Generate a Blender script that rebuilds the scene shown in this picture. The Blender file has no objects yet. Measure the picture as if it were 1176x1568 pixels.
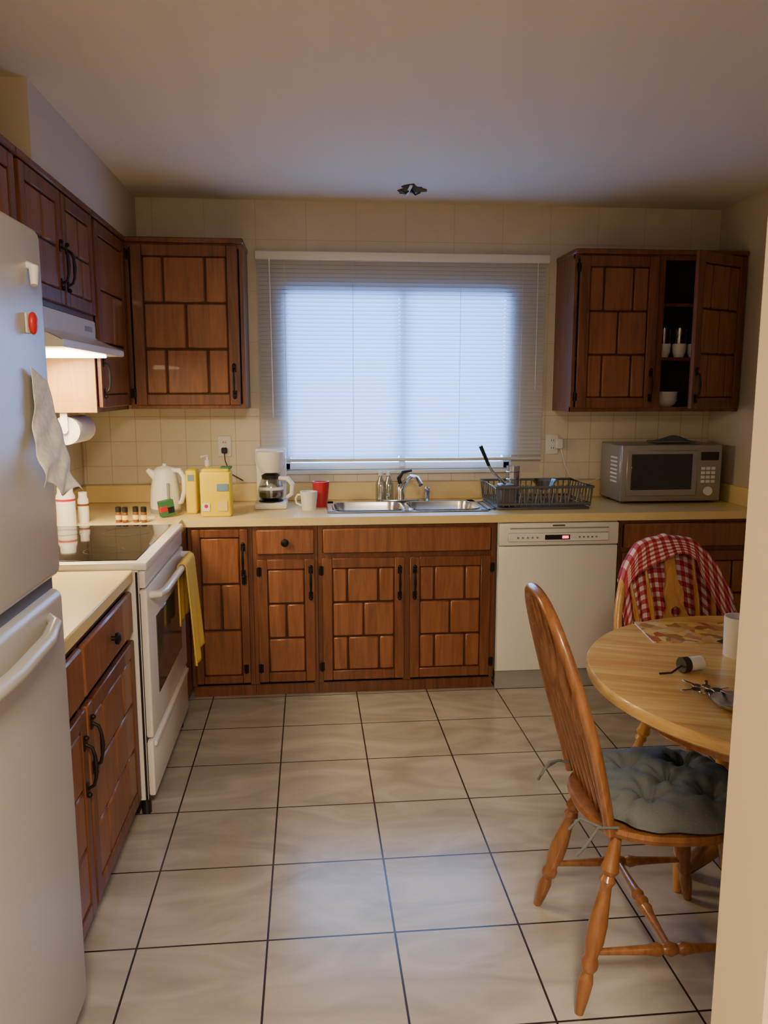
import bpy, bmesh, math, random
from mathutils import Vector, Matrix
random.seed(7)
S=bpy.context.scene; COL=S.collection
PI=math.pi
# ------------------------------------------------------------------ materials
def nm(name):
    m=bpy.data.materials.new(name); m.use_nodes=True
    nt=m.node_tree; return m,nt,nt.nodes['Principled BSDF']
def N(nt,t,**k):
    n=nt.nodes.new(t)
    for a,b in k.items():
        if a in n.inputs: n.inputs[a].default_value=b
        else: setattr(n,a,b)
    return n
def rgb(c): return (c[0],c[1],c[2],1)
def plain(name,c,rough=.5,metal=0,var=.08,ns=12,bump=0,coat=0,emit=None,es=0):
    m,nt,b=nm(name)
    tc=N(nt,'ShaderNodeTexCoord'); no=N(nt,'ShaderNodeTexNoise',Scale=ns,Detail=4.0)
    nt.links.new(tc.outputs['Object'],no.inputs['Vector'])
    mx=N(nt,'ShaderNodeMix',data_type='RGBA')
    mx.inputs['A'].default_value=rgb([x*(1-var) for x in c]); mx.inputs['B'].default_value=rgb([min(1,x*(1+var)) for x in c])
    nt.links.new(no.outputs['Fac'],mx.inputs['Factor']); nt.links.new(mx.outputs['Result'],b.inputs['Base Color'])
    b.inputs['Roughness'].default_value=rough; b.inputs['Metallic'].default_value=metal
    if coat: b.inputs['Coat Weight'].default_value=coat
    if bump:
        bp=N(nt,'ShaderNodeBump',Strength=bump,Distance=.01); nt.links.new(no.outputs['Fac'],bp.inputs['Height']); nt.links.new(bp.outputs['Normal'],b.inputs['Normal'])
    if emit: b.inputs['Emission Color'].default_value=rgb(emit); b.inputs['Emission Strength'].default_value=es
    return m
def wood(name,c1,c2,sc=(30,30,2.5),rough=.35,coat=.15,dist=1.2):
    m,nt,b=nm(name)
    tc=N(nt,'ShaderNodeTexCoord'); mp=N(nt,'ShaderNodeMapping'); mp.inputs['Scale'].default_value=sc
    nt.links.new(tc.outputs['Object'],mp.inputs['Vector'])
    no=N(nt,'ShaderNodeTexNoise',Scale=1.0,Detail=7.0,Roughness=.6,Distortion=dist)
    nt.links.new(mp.outputs['Vector'],no.inputs['Vector'])
    r=N(nt,'ShaderNodeValToRGB'); r.color_ramp.elements[0].position=.3; r.color_ramp.elements[1].position=.72
    r.color_ramp.elements[0].color=rgb(c1); r.color_ramp.elements[1].color=rgb(c2)
    nt.links.new(no.outputs['Fac'],r.inputs['Fac']); nt.links.new(r.outputs['Color'],b.inputs['Base Color'])
    b.inputs['Roughness'].default_value=rough; b.inputs['Coat Weight'].default_value=coat
    bp=N(nt,'ShaderNodeBump',Strength=.12,Distance=.003); nt.links.new(no.outputs['Fac'],bp.inputs['Height']); nt.links.new(bp.outputs['Normal'],b.inputs['Normal'])
    return m
def grid_mat(name,size,org,c1,c2,grout,mortar,rough,axes='XY',noise=(3,3,3),bump=.3,mc=.35,spec=.5):
    m,nt,b=nm(name)
    g=N(nt,'ShaderNodeNewGeometry'); sp=N(nt,'ShaderNodeSeparateXYZ'); nt.links.new(g.outputs['Position'],sp.inputs[0])
    cb=N(nt,'ShaderNodeCombineXYZ')
    for i,a in enumerate(axes):
        ad=N(nt,'ShaderNodeMath',operation='ADD'); ad.inputs[1].default_value=-org[i]+size*40
        nt.links.new(sp.outputs[a],ad.inputs[0]); nt.links.new(ad.outputs[0],cb.inputs[i])
    br=N(nt,'ShaderNodeTexBrick',Scale=1.0); br.offset=0; br.squash=1
    br.inputs['Brick Width'].default_value=size; br.inputs['Row Height'].default_value=size
    br.inputs['Mortar Size'].default_value=mortar; br.inputs['Mortar Smooth'].default_value=.2
    nt.links.new(cb.outputs[0],br.inputs['Vector'])
    mp=N(nt,'ShaderNodeMapping'); mp.inputs['Scale'].default_value=noise; mp.inputs['Rotation'].default_value=(0,0,.25)
    nt.links.new(g.outputs['Position'],mp.inputs['Vector'])
    no=N(nt,'ShaderNodeTexNoise',Scale=1.0,Detail=5.0,Distortion=1.5); nt.links.new(mp.outputs[0],no.inputs['Vector'])
    r=N(nt,'ShaderNodeValToRGB'); r.color_ramp.elements[0].position=.35; r.color_ramp.elements[1].position=.65
    r.color_ramp.elements[0].color=rgb(c1); r.color_ramp.elements[1].color=rgb(c2); nt.links.new(no.outputs['Fac'],r.inputs['Fac'])
    mx=N(nt,'ShaderNodeMix',data_type='RGBA'); mx.inputs['B'].default_value=rgb(grout)
    nt.links.new(br.outputs['Fac'],mx.inputs['Factor']); nt.links.new(r.outputs['Color'],mx.inputs['A'])
    nt.links.new(mx.outputs['Result'],b.inputs['Base Color']); b.inputs['Roughness'].default_value=rough
    bp=N(nt,'ShaderNodeBump',Strength=bump,Distance=.003); bp.invert=True
    nt.links.new(br.outputs['Fac'],bp.inputs['Height']); nt.links.new(bp.outputs['Normal'],b.inputs['Normal'])
    return m

CAB=wood('cabinet_wood',(.095,.028,.009),(.24,.080,.028),rough=.42,coat=.1)
BLK=wood('cabinet_block_wood',(.165,.053,.018),(.32,.118,.044),rough=.40,coat=.1)
LITSIDE=wood('cabinet_side_painted_light',(.34,.17,.045),(.50,.26,.075),rough=.45,coat=.05)  # hood light on the cabinet's near side, painted in as a lighter wood colour
GRV=plain('groove_dark_wood',(.045,.013,.006),.6)
CABIN=plain('cabinet_interior',(.06,.03,.018),.7)
OAK=wood('honey_oak',(.46,.22,.055),(.70,.38,.12),sc=(40,40,4),rough=.3,coat=.3)
OAKD=wood('oak_dark',(.17,.062,.02),(.34,.14,.046),sc=(40,40,4),rough=.3,coat=.3)
IRON=plain('wrought_iron',(.015,.013,.012),.5,.6)
WALL=plain('wall_paint',(.62,.54,.42),.75,ns=3,var=.03)
CEIL=plain('ceiling_paint',(.74,.66,.51),.85,ns=2,var=.03,bump=.05)
JAMB=plain('jamb_paint',(.72,.58,.39),.6,ns=3,var=.02)
WTILE=grid_mat('wall_tile',.272,(.0,.18),(.62,.555,.43),(.66,.59,.46),(.50,.43,.32),.0016,.45,'XZ',bump=.08)
STILE=grid_mat('splash_tile',.136,(.0,.045),(.72,.65,.51),(.77,.70,.55),(.52,.44,.32),.002,.3,'XZ',bump=.15)
STILEL=grid_mat('splash_tile_left',.136,(.0,.045),(.72,.65,.51),(.77,.70,.55),(.52,.44,.32),.002,.3,'YZ',bump=.15)
FLOOR=grid_mat('floor_tile',.3655,(-.138,2.074),(.35,.315,.265),(.50,.455,.39),(.03,.02,.014),.0034,.22,'XY',noise=(2.2,5.5,2),bump=.3)
LAM=plain('counter_laminate',(.82,.64,.29),.32,ns=60,var=.05)
WHT=plain('white_enamel',(.80,.77,.71),.25,ns=3,var=.02,coat=.3)
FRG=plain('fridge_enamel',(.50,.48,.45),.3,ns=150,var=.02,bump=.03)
WPL=plain('white_plastic',(.82,.81,.78),.35,var=.02)
GRY=plain('grey_plastic',(.32,.31,.30),.4)
DGR=plain('dark_grey_plastic',(.10,.105,.11),.45)
BLKP=plain('black_plastic',(.012,.012,.012),.35)
BGL=plain('black_glass',(.012,.011,.010),.06,coat=.5)
BRG=plain('burner_mark',(.05,.045,.04),.12)
OVW=plain('oven_window',(.07,.06,.055),.1)
STL=plain('brushed_steel',(.55,.55,.55),.24,1.0,ns=30)
CHR=plain('chrome',(.70,.70,.70),.12,1.0)
SILV=plain('silver_paint',(.36,.34,.31),.35,.5)
YEL=plain('yellow_plastic',(.86,.66,.0),.45,var=.02)
LCR=plain('label_cream',(.80,.62,.20),.5)
BLU=plain('label_blue',(.16,.28,.40),.5)
RED=plain('red_plastic',(.55,.02,.025),.35)
GRN=plain('green_card',(.04,.17,.07),.6)
BRN=plain('spice_brown',(.20,.07,.02),.5)
PAP=plain('paper',(.75,.73,.69),.8,ns=40,var=.12)
NOTE=plain('printed_note',(.74,.72,.69),.8,ns=80,var=.35)
TOW=plain('yellow_towel',(.82,.55,.09),.95,ns=160,var=.12,bump=.4)
CUSH=plain('grey_fabric',(.125,.14,.140),.95,ns=200,var=.15,bump=.3)
SLT,ntx,bx=nm('blind_slat')
ntx.nodes.remove(bx); d=N(ntx,'ShaderNodeBsdfDiffuse',Color=(.86,.82,.74,1)); t=N(ntx,'ShaderNodeBsdfTranslucent',Color=(.55,.73,.98,1))
ms=N(ntx,'ShaderNodeMixShader'); ms.inputs[0].default_value=.42
ntx.links.new(d.outputs[0],ms.inputs[1]); ntx.links.new(t.outputs[0],ms.inputs[2]); ntx.links.new(ms.outputs[0],ntx.nodes['Material Output'].inputs[0])
GLS,ntx,bx=nm('window_glass'); ntx.nodes.remove(bx)
t=N(ntx,'ShaderNodeBsdfTransparent',Color=(.93,.96,1,1)); g=N(ntx,'ShaderNodeBsdfGlossy',Roughness=.03); ms=N(ntx,'ShaderNodeMixShader'); ms.inputs[0].default_value=.07
ntx.links.new(t.outputs[0],ms.inputs[1]); ntx.links.new(g.outputs[0],ms.inputs[2]); ntx.links.new(ms.outputs[0],ntx.nodes['Material Output'].inputs[0])
CGL,ntx,bx=nm('clear_glass'); ntx.nodes.remove(bx)
t=N(ntx,'ShaderNodeBsdfTransparent',Color=(.80,.83,.84,1)); g=N(ntx,'ShaderNodeBsdfGlossy',Roughness=.05); ms=N(ntx,'ShaderNodeMixShader'); ms.inputs[0].default_value=.22
ntx.links.new(t.outputs[0],ms.inputs[1]); ntx.links.new(g.outputs[0],ms.inputs[2]); ntx.links.new(ms.outputs[0],ntx.nodes['Material Output'].inputs[0])
LENS=plain('hood_lens',(1,.95,.85),.5,emit=(1,.82,.52),es=24)
LED=plain('red_led',(.6,.02,.05),.5,emit=(1,.05,.15),es=4)
# gingham
GING,nt,b=nm('red_gingham')
uv=N(nt,'ShaderNodeUVMap'); sp=N(nt,'ShaderNodeSeparateXYZ'); nt.links.new(uv.outputs[0],sp.inputs[0])
hs=[]
for a in 'XY':
    f=N(nt,'ShaderNodeMath',operation='FRACT'); nt.links.new(sp.outputs[a],f.inputs[0])
    q=N(nt,'ShaderNodeMath',operation='GREATER_THAN'); q.inputs[1].default_value=.5; nt.links.new(f.outputs[0],q.inputs[0])
    h=N(nt,'ShaderNodeMath',operation='MULTIPLY'); h.inputs[1].default_value=.5; nt.links.new(q.outputs[0],h.inputs[0]); hs.append(h)
ad=N(nt,'ShaderNodeMath',operation='ADD'); nt.links.new(hs[0].outputs[0],ad.inputs[0]); nt.links.new(hs[1].outputs[0],ad.inputs[1])
r=N(nt,'ShaderNodeValToRGB'); r.color_ramp.interpolation='CONSTANT'
r.color_ramp.elements[0].color=(.75,.70,.66,1); r.color_ramp.elements[1].position=.25; r.color_ramp.elements[1].color=(.52,.11,.13,1)
e=r.color_ramp.elements.new(.75); e.color=(.32,.014,.025,1)
nt.links.new(ad.outputs[0],r.inputs['Fac']); nt.links.new(r.outputs['Color'],b.inputs['Base Color']); b.inputs['Roughness'].default_value=.9
# placemat picture
PMAT,nt,b=nm('placemat_print')
tc=N(nt,'ShaderNodeTexCoord'); vo=N(nt,'ShaderNodeTexVoronoi',Scale=30.0); nt.links.new(tc.outputs['Object'],vo.inputs['Vector'])
sc=N(nt,'ShaderNodeSeparateColor'); nt.links.new(vo.outputs['Color'],sc.inputs[0])
r=N(nt,'ShaderNodeValToRGB'); cr=r.color_ramp; cr.elements[0].color=(.80,.60,.18,1); cr.elements[1].position=.35; cr.elements[1].color=(.62,.40,.16,1)
for p,c in((.55,(.45,.10,.04,1)),(.66,(.85,.74,.5,1)),(.85,(.35,.20,.07,1))):
    e=cr.elements.new(p); e.color=c
nt.links.new(sc.outputs[0],r.inputs['Fac']); nt.links.new(r.outputs['Color'],b.inputs['Base Color']); b.inputs['Roughness'].default_value=.3
# table planks
TBL,nt,b=nm('table_butcher_block')
g=N(nt,'ShaderNodeTexCoord'); mp=N(nt,'ShaderNodeMapping'); mp.inputs['Rotation'].default_value=(0,0,.35); nt.links.new(g.outputs['Object'],mp.inputs[0])
br=N(nt,'ShaderNodeTexBrick',Scale=1.0); br.offset=.4
br.inputs['Brick Width'].default_value=.62; br.inputs['Row Height'].default_value=.07; br.inputs['Mortar Size'].default_value=.0004
br.inputs['Color1'].default_value=(.72,.47,.17,1); br.inputs['Color2'].default_value=(.60,.37,.125,1); br.inputs['Mortar'].default_value=(.45,.25,.09,1)
nt.links.new(mp.outputs[0],br.inputs['Vector'])
mp2=N(nt,'ShaderNodeMapping'); mp2.inputs['Scale'].default_value=(3,30,30); nt.links.new(mp.outputs[0],mp2.inputs[0])
no=N(nt,'ShaderNodeTexNoise',Scale=1.0,Detail=6.0,Distortion=.8); nt.links.new(mp2.outputs[0],no.inputs['Vector'])
mx=N(nt,'ShaderNodeMix',data_type='RGBA',blend_type='OVERLAY'); mx.inputs['Factor'].default_value=.6
nt.links.new(br.outputs['Color'],mx.inputs['A']); nt.links.new(no.outputs['Fac'],mx.inputs['B']); nt.links.new(mx.outputs['Result'],b.inputs['Base Color'])
b.inputs['Roughness'].default_value=.26
RIM=wood('table_rim',(.50,.30,.10),(.68,.44,.16),sc=(12,12,60),rough=.25,coat=.3)

# ------------------------------------------------------------------ builder
class B:
    def __init__(s,name): s.name=name; s.bm=bmesh.new(); s.mats=[]
    def _m(s,m):
        if m not in s.mats: s.mats.append(m)
        return s.mats.index(m)
    def add(s,tmp,m,M=None):
        if M is not None: bmesh.ops.transform(tmp,matrix=M,verts=tmp.verts)
        i=s._m(m)
        for f in tmp.faces: f.material_index=i
        me=bpy.data.meshes.new('t'); tmp.to_mesh(me); tmp.free(); s.bm.from_mesh(me); bpy.data.meshes.remove(me)
    def box(s,lo,hi,m,bev=0,M=None,seg=1):
        t=bmesh.new(); bmesh.ops.create_cube(t,size=1)
        lo=Vector(lo);hi=Vector(hi);c=(lo+hi)/2;d=hi-lo
        for v in t.verts: v.co=Vector((v.co.x*d.x,v.co.y*d.y,v.co.z*d.z))+c
        if bev: bmesh.ops.bevel(t,geom=t.edges[:],offset=min(bev,min(abs(x) for x in d)*.49),segments=seg,affect='EDGES',profile=.5)
        s.add(t,m,M)
    def rings(s,rs,m,M=None,cap=True,closed=False):
        t=bmesh.new(); vr=[[t.verts.new(p) for p in r] for r in rs]; n=len(rs[0])
        k=len(vr)
        for i in range(k if closed else k-1):
            a=vr[i];b_=vr[(i+1)%k]
            for j in range(n): t.faces.new((a[j],a[(j+1)%n],b_[(j+1)%n],b_[j]))
        if cap and not closed:
            t.faces.new(vr[0][::-1]); t.faces.new(vr[-1])
        s.add(t,m,M)
    def lathe(s,prof,o,m,seg=24,M=None,cap=True):
        o=Vector(o)
        rs=[[o+Vector((max(r,.0002)*math.cos(2*PI*j/seg),max(r,.0002)*math.sin(2*PI*j/seg),z)) for j in range(seg)] for r,z in prof]
        s.rings(rs,m,M,cap)
    def between(s,p0,p1,prof,m,seg=14,M=None):
        p0=Vector(p0);p1=Vector(p1);d=p1-p0;L=d.length
        q=Vector((0,0,1)).rotation_difference(d.normalized()).to_matrix()
        rs=[[p0+q@Vector((r*math.cos(2*PI*j/seg),r*math.sin(2*PI*j/seg),t*L)) for j in range(seg)] for t,r in prof]
        s.rings(rs,m,M)
    def cyl(s,p0,p1,r,m,seg=16,M=None): s.between(p0,p1,[(0,r),(1,r)],m,seg,M)
    def tube(s,pts,r,m,seg=8,closed=False,M=None,flat=1.0):
        P=[Vector(p) for p in pts]; n=len(P); rs=[]; prev=None
        for i in range(n):
            a=P[(i-1)%n] if (closed or i>0) else P[i]; c=P[(i+1)%n] if (closed or i<n-1) else P[i]
            T=(c-a).normalized()
            if prev is None:
                up=Vector((0,0,1)) if abs(T.z)<.9 else Vector((1,0,0)); X=T.cross(up).normalized()
            else: X=(prev-T*prev.dot(T)).normalized()
            prev=X; Y=T.cross(X); rr=r[i] if isinstance(r,(list,tuple)) else r
            rs.append([P[i]+X*rr*math.cos(2*PI*j/seg)+Y*rr*flat*math.sin(2*PI*j/seg) for j in range(seg)])
        s.rings(rs,m,M,closed=closed)
    def prism(s,poly,m,h0,h1,M=None,bev=0):
        t=bmesh.new(); a=[t.verts.new((p[0],h0,p[1])) for p in poly]; c=[t.verts.new((p[0],h1,p[1])) for p in poly]
        n=len(poly); t.faces.new(a); t.faces.new(c[::-1])
        for i in range(n): t.faces.new((a[i],c[i],c[(i+1)%n],a[(i+1)%n]))
        if bev: bmesh.ops.bevel(t,geom=t.edges[:],offset=bev,segments=2,affect='EDGES')
        s.add(t,m,M)
    def sph(s,c,r,m,M=None,sc=(1,1,1)):
        t=bmesh.new(); bmesh.ops.create_uvsphere(t,u_segments=16,v_segments=10,radius=r)
        for v in t.verts: v.co=Vector((v.co.x*sc[0],v.co.y*sc[1],v.co.z*sc[2]))+Vector(c)
        s.add(t,m,M)
    def done(s,recenter=True,ang=38,M=None):
        bm=s.bm; bmesh.ops.recalc_face_normals(bm,faces=bm.faces[:])
        for f in bm.faces: f.smooth=True
        for e in bm.edges:
            if len(e.link_faces)!=2 or e.calc_face_angle(0)>math.radians(ang): e.smooth=False
        me=bpy.data.meshes.new(s.name)
        o=bpy.data.objects.new(s.name,me); COL.objects.link(o)
        if recenter:
            xs=[v.co for v in bm.verts]
            c=Vector(((min(v.x for v in xs)+max(v.x for v in xs))/2,(min(v.y for v in xs)+max(v.y for v in xs))/2,min(v.z for v in xs)))
            bmesh.ops.translate(bm,vec=-c,verts=bm.verts[:]); o.location=c
        bm.to_mesh(me); bm.free()
        for m in s.mats: me.materials.append(m)
        if M is not None: o.matrix_world=M
        return o
def surf(name,fn,nu,nv,m,uvs=(10,10),thick=.003,M=None):
    bm=bmesh.new(); ul=bm.loops.layers.uv.new('UVMap')
    V=[[bm.verts.new(fn(i/nu,j/nv)) for j in range(nv+1)] for i in range(nu+1)]
    for i in range(nu):
        for j in range(nv):
            f=bm.faces.new((V[i][j],V[i+1][j],V[i+1][j+1],V[i][j+1])); f.smooth=True
            for l,(a,b_) in zip(f.loops,((i,j),(i+1,j),(i+1,j+1),(i,j+1))): l[ul].uv=(a/nu*uvs[0],b_/nv*uvs[1])
    me=bpy.data.meshes.new(name); bm.to_mesh(me); bm.free(); me.materials.append(m)
    o=bpy.data.objects.new(name,me); COL.objects.link(o)
    if thick:
        md=o.modifiers.new('Solidify','SOLIDIFY'); md.thickness=thick; md.offset=0
    if M is not None: o.matrix_world=M
    return o
def FB(x,y,z): return Matrix(((1,0,0,x),(0,-1,0,y),(0,0,1,z),(0,0,0,1)))
def FL(x,y,z): return Matrix(((0,1,0,x),(1,0,0,y),(0,0,1,z),(0,0,0,1)))

# ------------------------------------------------------------------ room
H=2.56; XL=-1.25; XR=2.35; YB=4.51; YN=-1.6
def shell(name,boxes,m):
    b=B(name)
    for lo,hi in boxes: b.box(lo,hi,m)
    return b.done(False)
shell('floor',[((XL-.1,YN-.1,-.1),(XR+.1,YB+.2,0))],FLOOR)
shell('ceiling',[((XL-.1,YN-.1,H),(XR+.1,YB+.2,H+.1))],CEIL)
WX0,WX1,WZ0,WZ1=-.145,1.165,1.10,2.11
shell('wall_back',[((XL-.1,YB,0),(WX0,YB+.16,H)),((WX1,YB,0),(XR+.1,YB+.16,H)),((WX0,YB,0),(WX1,YB+.16,WZ0)),((WX0,YB,WZ1),(WX1,YB+.16,H))],WTILE)
shell('wall_left',[((XL-.1,YN,0),(XL,YB,H))],WALL)
shell('wall_right',[((XR,YN,0),(XR+.1,YB,H))],WALL)
shell('wall_front',[((XL-.1,YN-.1,0),(XR+.1,YN,H))],WALL)
shell('wall_partition',[((.67,1.01,0),(XR,1.15,H))],JAMB)
shell('soffit_left',[((XL,2.87,2.305),(-.90,YB,H))],WALL)
b=B('backsplash_tiles')
b.box((XL+.012,YB-.006,1.035),(-.272,YB-.0005,1.45),STILE); b.box((-.272,YB-.006,1.035),(1.34,YB-.0005,WZ0-.025),STILE); b.box((1.34,YB-.006,1.035),(XR-.002,YB-.0005,1.43),STILE)
b.box((XL+.0005,1.85,1.035),(XL+.006,YB-.009,1.45),STILEL)
b.done(False)
# window
b=B('window_1')
fr=.04; y0,y1=YB+.03,YB+.09
b.box((WX0,y0,WZ0),(WX0+fr,y1,WZ1),WPL,.004); b.box((WX1-fr,y0,WZ0),(WX1,y1,WZ1),WPL,.004)
b.box((WX0,y0,WZ0),(WX1,y1,WZ0+fr),WPL,.004); b.box((WX0,y0,WZ1-fr),(WX1,y1,WZ1),WPL,.004)
b.box((.517,y0-.008,WZ0+.01),(.55,y1,WZ1-.01),WPL,.004)
b.box((WX0+fr,YB+.058,WZ0+fr),(.52,YB+.062,WZ1-fr),GLS); b.box((.547,YB+.058,WZ0+fr),(WX1-fr,YB+.062,WZ1-fr),GLS)
b.done()
b=B('trim_1'); b.box((WX0-.02,YB-.025,WZ0-.022),(WX1+.02,YB+.03,WZ0),WPL,.005); b.done()
# venetian blind
b=B('venetian_blind')
bx0,bx1=-.265,1.335
b.box((bx0-.012,YB-.058,2.245),(bx1+.012,YB-.008,2.29),WPL,.006,seg=2)
z=2.235
while z>1.175:
    a=math.radians(58); w=.0125; yc=YB-.021
    t=bmesh.new(); L=[]
    for k in range(4):
        s_=(k/3-.5)*2; off=.0022*(1-s_*s_)
        yy=yc+s_*w*math.cos(a)+off*math.sin(a); zz=z+s_*w*math.sin(a)
        L.append((t.verts.new((bx0,yy,zz)),t.verts.new((bx1,yy,zz))))
    for k in range(3): t.faces.new((L[k][0],L[k][1],L[k+1][1],L[k+1][0]))
    b.add(t,SLT); z-=.0222
b.box((bx0,YB-.032,1.150),(bx1,YB-.010,1.168),WPL,.004)
for x in (-.12,.25,.85,1.2): b.tube([(x,YB-.037,2.25),(x,YB-.035,1.16)],.0012,WPL,5)
b.tube([(-.20,YB-.055,2.25),(-.195,YB-.05,1.4)],.004,WPL,6)
b.tube([(1.28,YB-.055,2.25),(1.282,YB-.05,1.55)],.002,WPL,5)
b.done(False,ang=60)

# ------------------------------------------------------------------ cabinets
P323=[[.24,.5,.26],[.5,.5],[.25,.5,.25]]; P121=[[1],[.5,.5],[1]]; P1=[[1]]
def door(b,M,x,z,w,h,pat,st=.045,blk=True):
    T=M@Matrix.Translation((x,.002,z))
    b.box((0,0,0),(st,.02,h),CAB,.003,T); b.box((w-st,0,0),(w,.02,h),CAB,.003,T)
    b.box((st,0,0),(w-st,.02,st),CAB,.003,T); b.box((st,0,h-st),(w-st,.02,h),CAB,.003,T)
    b.box((st-.002,0,st-.002),(w-st+.002,.006,h-st+.002),GRV,0,T)
    g=.007; W=w-2*st; Hh=h-2*st; rh=Hh/len(pat)
    for r_,row in enumerate(pat):
        xx=st
        for f in row:
            b.box((xx+g/2,.004,h-st-(r_+1)*rh+g/2),(xx+W*f-g/2,.017,h-st-r_*rh-g/2),BLK,.006,T)
            xx+=W*f
def slab(b,M,x,z,w,h):
    T=M@Matrix.Translation((x,.002,z)); b.box((0,0,0),(w,.02,h),BLK,.006,T)
def handle(b,M,x,z,L=.13):
    T=M@Matrix.Translation((x,.022,z))
    for s_ in (-1,1):
        b.box((-.011,0,s_*L/2-.018),(.011,.004,s_*L/2+.018),IRON,.002,T); b.sph((0,.006,s_*(L/2+.018)),.008,IRON,T)
    b.tube([(0,.003,-L/2),(0,.02,-L/2+.01),(0,.026,-L/4),(0,.028,0),(0,.026,L/4),(0,.02,L/2-.01),(0,.003,L/2)],[.005,.005,.005,.007,.005,.005,.005],IRON,8,M=T)
def hinge(b,M,x,z):
    T=M@Matrix.Translation((x,.022,z)); b.box((-.012,-.002,-.022),(.012,.003,.022),IRON,.002,T); b.cyl((0,.004,-.024),(0,.004,.024),.004,IRON,8,T)
def carcass(b,M,w,h,dep,kick=.07,top=False):
    t=.018
    b.box((0,-dep,kick),(t,0,h),CAB,0,M); b.box((w-t,-dep,kick),(w,0,h),CAB,0,M)
    b.box((t,-dep,kick),(w-t,-.0,kick+t),CAB,0,M); b.box((t,-dep,kick+t),(w-t,-dep+.006,h),CABIN,0,M)
    if top: b.box((t,-dep,h-t),(w-t,0,h),CAB,0,M)
CT=.93
def base(name,M,w,dep,items,hs=(),hi=(),mull=(),rail=True,knobs=()):
    b=B(name); h=CT-.041
    carcass(b,M,w,h,dep)
    b.box((0,-.02,.07),(w,0,.085),CAB,0,M); b.box((0,-.02,h-.03),(w,0,h),CAB,0,M)
    b.box((0,-.02,.07),(.022,.001,h),CAB,0,M); b.box((w-.022,-.02,.07),(w,.001,h),CAB,0,M)
    if rail: b.box((.02,-.02,.71),(w-.02,.0005,.745),CAB,0,M)
    for x in mull: b.box((x-.02,-.02,.07),(x+.02,.0008,h),CAB,0,M)
    b.box((0,-.055,0),(w,-.03,.072),CAB,0,M)
    for it in items:
        if it[0]=='d': door(b,M,*it[1:])
        else: slab(b,M,*it[1:])
    for x,z in hs: handle(b,M,x,z)
    for x,z in hi: hinge(b,M,x,z)
    for x,z in knobs: b.between(M@Vector((x,.02,z)),M@Vector((x,.05,z)),[(0,.008),(.4,.007),(.5,.018),(.8,.02),(1,.01)],IRON)
    return b
YF=3.905
M=FB(-.60,YF,0)
base('base_cabinet',M,.312,.595,[('d',.02,.085,.272,.79,P121,.04)],hs=[(.268,.72)],hi=[(.27,.16),(.27,.62)],rail=False).done()
M=FB(-.286,YF,0)
base('base_cabinet',M,.320,.595,[('d',.02,.085,.285,.635,P121,.05),('s',.02,.745,.285,.125)],hs=[(.285,.60)],hi=[(.03,.16),(.03,.66)],knobs=[(.16,.808)]).done()
M=FB(.036,YF,0)
base('base_cabinet',M,.904,.595,[('d',.02,.085,.415,.635,P323,.05),('d',.462,.085,.415,.635,P323,.05),('s',.025,.745,.85,.125)],hs=[(.41,.59),(.487,.59)],hi=[(.015,.16),(.015,.66),(.885,.16),(.885,.66)],mull=(.449,)).done()
M=FB(1.585,YF,0)
base('base_cabinet',M,.755,.595,[('d',.02,.085,.35,.635,P323,.05),('d',.385,.085,.35,.635,P323,.05),('s',.025,.745,.70,.125)],hs=[(.34,.59),(.41,.59)],mull=(.377,)).done()
XF=-.645
M=FL(XF,1.83,0)
base('base_cabinet',M,.95,.595,[('d',.015,.085,.30,.60,P121,.045),('d',.33,.085,.60,.60,P323,.05),('s',.015,.71,.30,.15),('s',.33,.71,.60,.15)],hs=[(.285,.53),(.36,.56)],mull=(.322,),knobs=[(.63,.785)]).done()
b=B('corner_cabinet_panel'); b.box((-1.24,3.64,.07),(-.625,3.655,CT-.041),CAB); b.box((-.64,3.655,.07),(-.602,3.88,CT-.041),CAB); b.done()
def wallcab(name,M,w,h,dep,doors,hs=(),hi=(),shelves=()):
    b=B(name); t=.018
    b.box((0,-dep,0),(t,0,h),CAB,0,M); b.box((w-t,-dep,0),(w,0,h),CAB,0,M)
    b.box((t,-dep,0),(w-t,0,t),CAB,0,M); b.box((t,-dep,h-t),(w-t,0,h),CAB,0,M); b.box((t,-dep,t),(w-t,-dep+.006,h-t),CABIN,0,M)
    for z in shelves: b.box((t,-dep+.006,z),(w-t,-.03,z+.016),CAB,0,M)
    b.box((-.004,-dep,h-.026),(w+.004,.024,h),CAB,.005,M)
    for z in (0,h-.05): b.box((0,-.02,z),(w,.0005,z+.025),CAB,0,M)
    for d in doors: door(b,M,*d)
    for x,z in hs: handle(b,M,x,z)
    for x,z in hi: hinge(b,M,x,z)
    return b
ZC=1.455; HC=.845
YU=4.19
wallcab('wall_cabinet',FB(-.900,YU,ZC),.58,HC,.315,[(.03,.02,.525,HC-.055,P323,.055)],hs=[(.525,.14)],hi=[(.022,.08),(.022,.76)]).done()
M=FL(-.912,3.572,ZC)
b=wallcab('wall_cabinet',M,.61,HC,.33,[(.02,.02,.56,HC-.055,P121,.055)],hs=[(.05,.15)],hi=[(.57,.08),(.57,.76)])
b.box((-.003,-.33,0),(0,-.001,HC-.03),LITSIDE,0,M); b.done()  # thin sheet added over the near side, coloured brighter to imitate hood light
b=wallcab('wall_cabinet',FL(-.912,2.69,1.842),.872,2.30-1.842,.33,[(.015,.02,.415,.405,[[.5,.5],[.3,.7]],.05),(.445,.02,.415,.405,[[.5,.5],[.6,.4]],.05)],hs=[(.40,.16),(.475,.16)]); b.done()
b=wallcab('wall_cabinet',FL(-.912,1.85,ZC),.83,HC,.33,[(.015,.02,.395,HC-.055,P323,.05),(.42,.02,.395,HC-.055,P323,.05)],hs=[(.38,.14),(.45,.14)]); b.done()
M=FB(1.40,YU,1.435)
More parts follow.
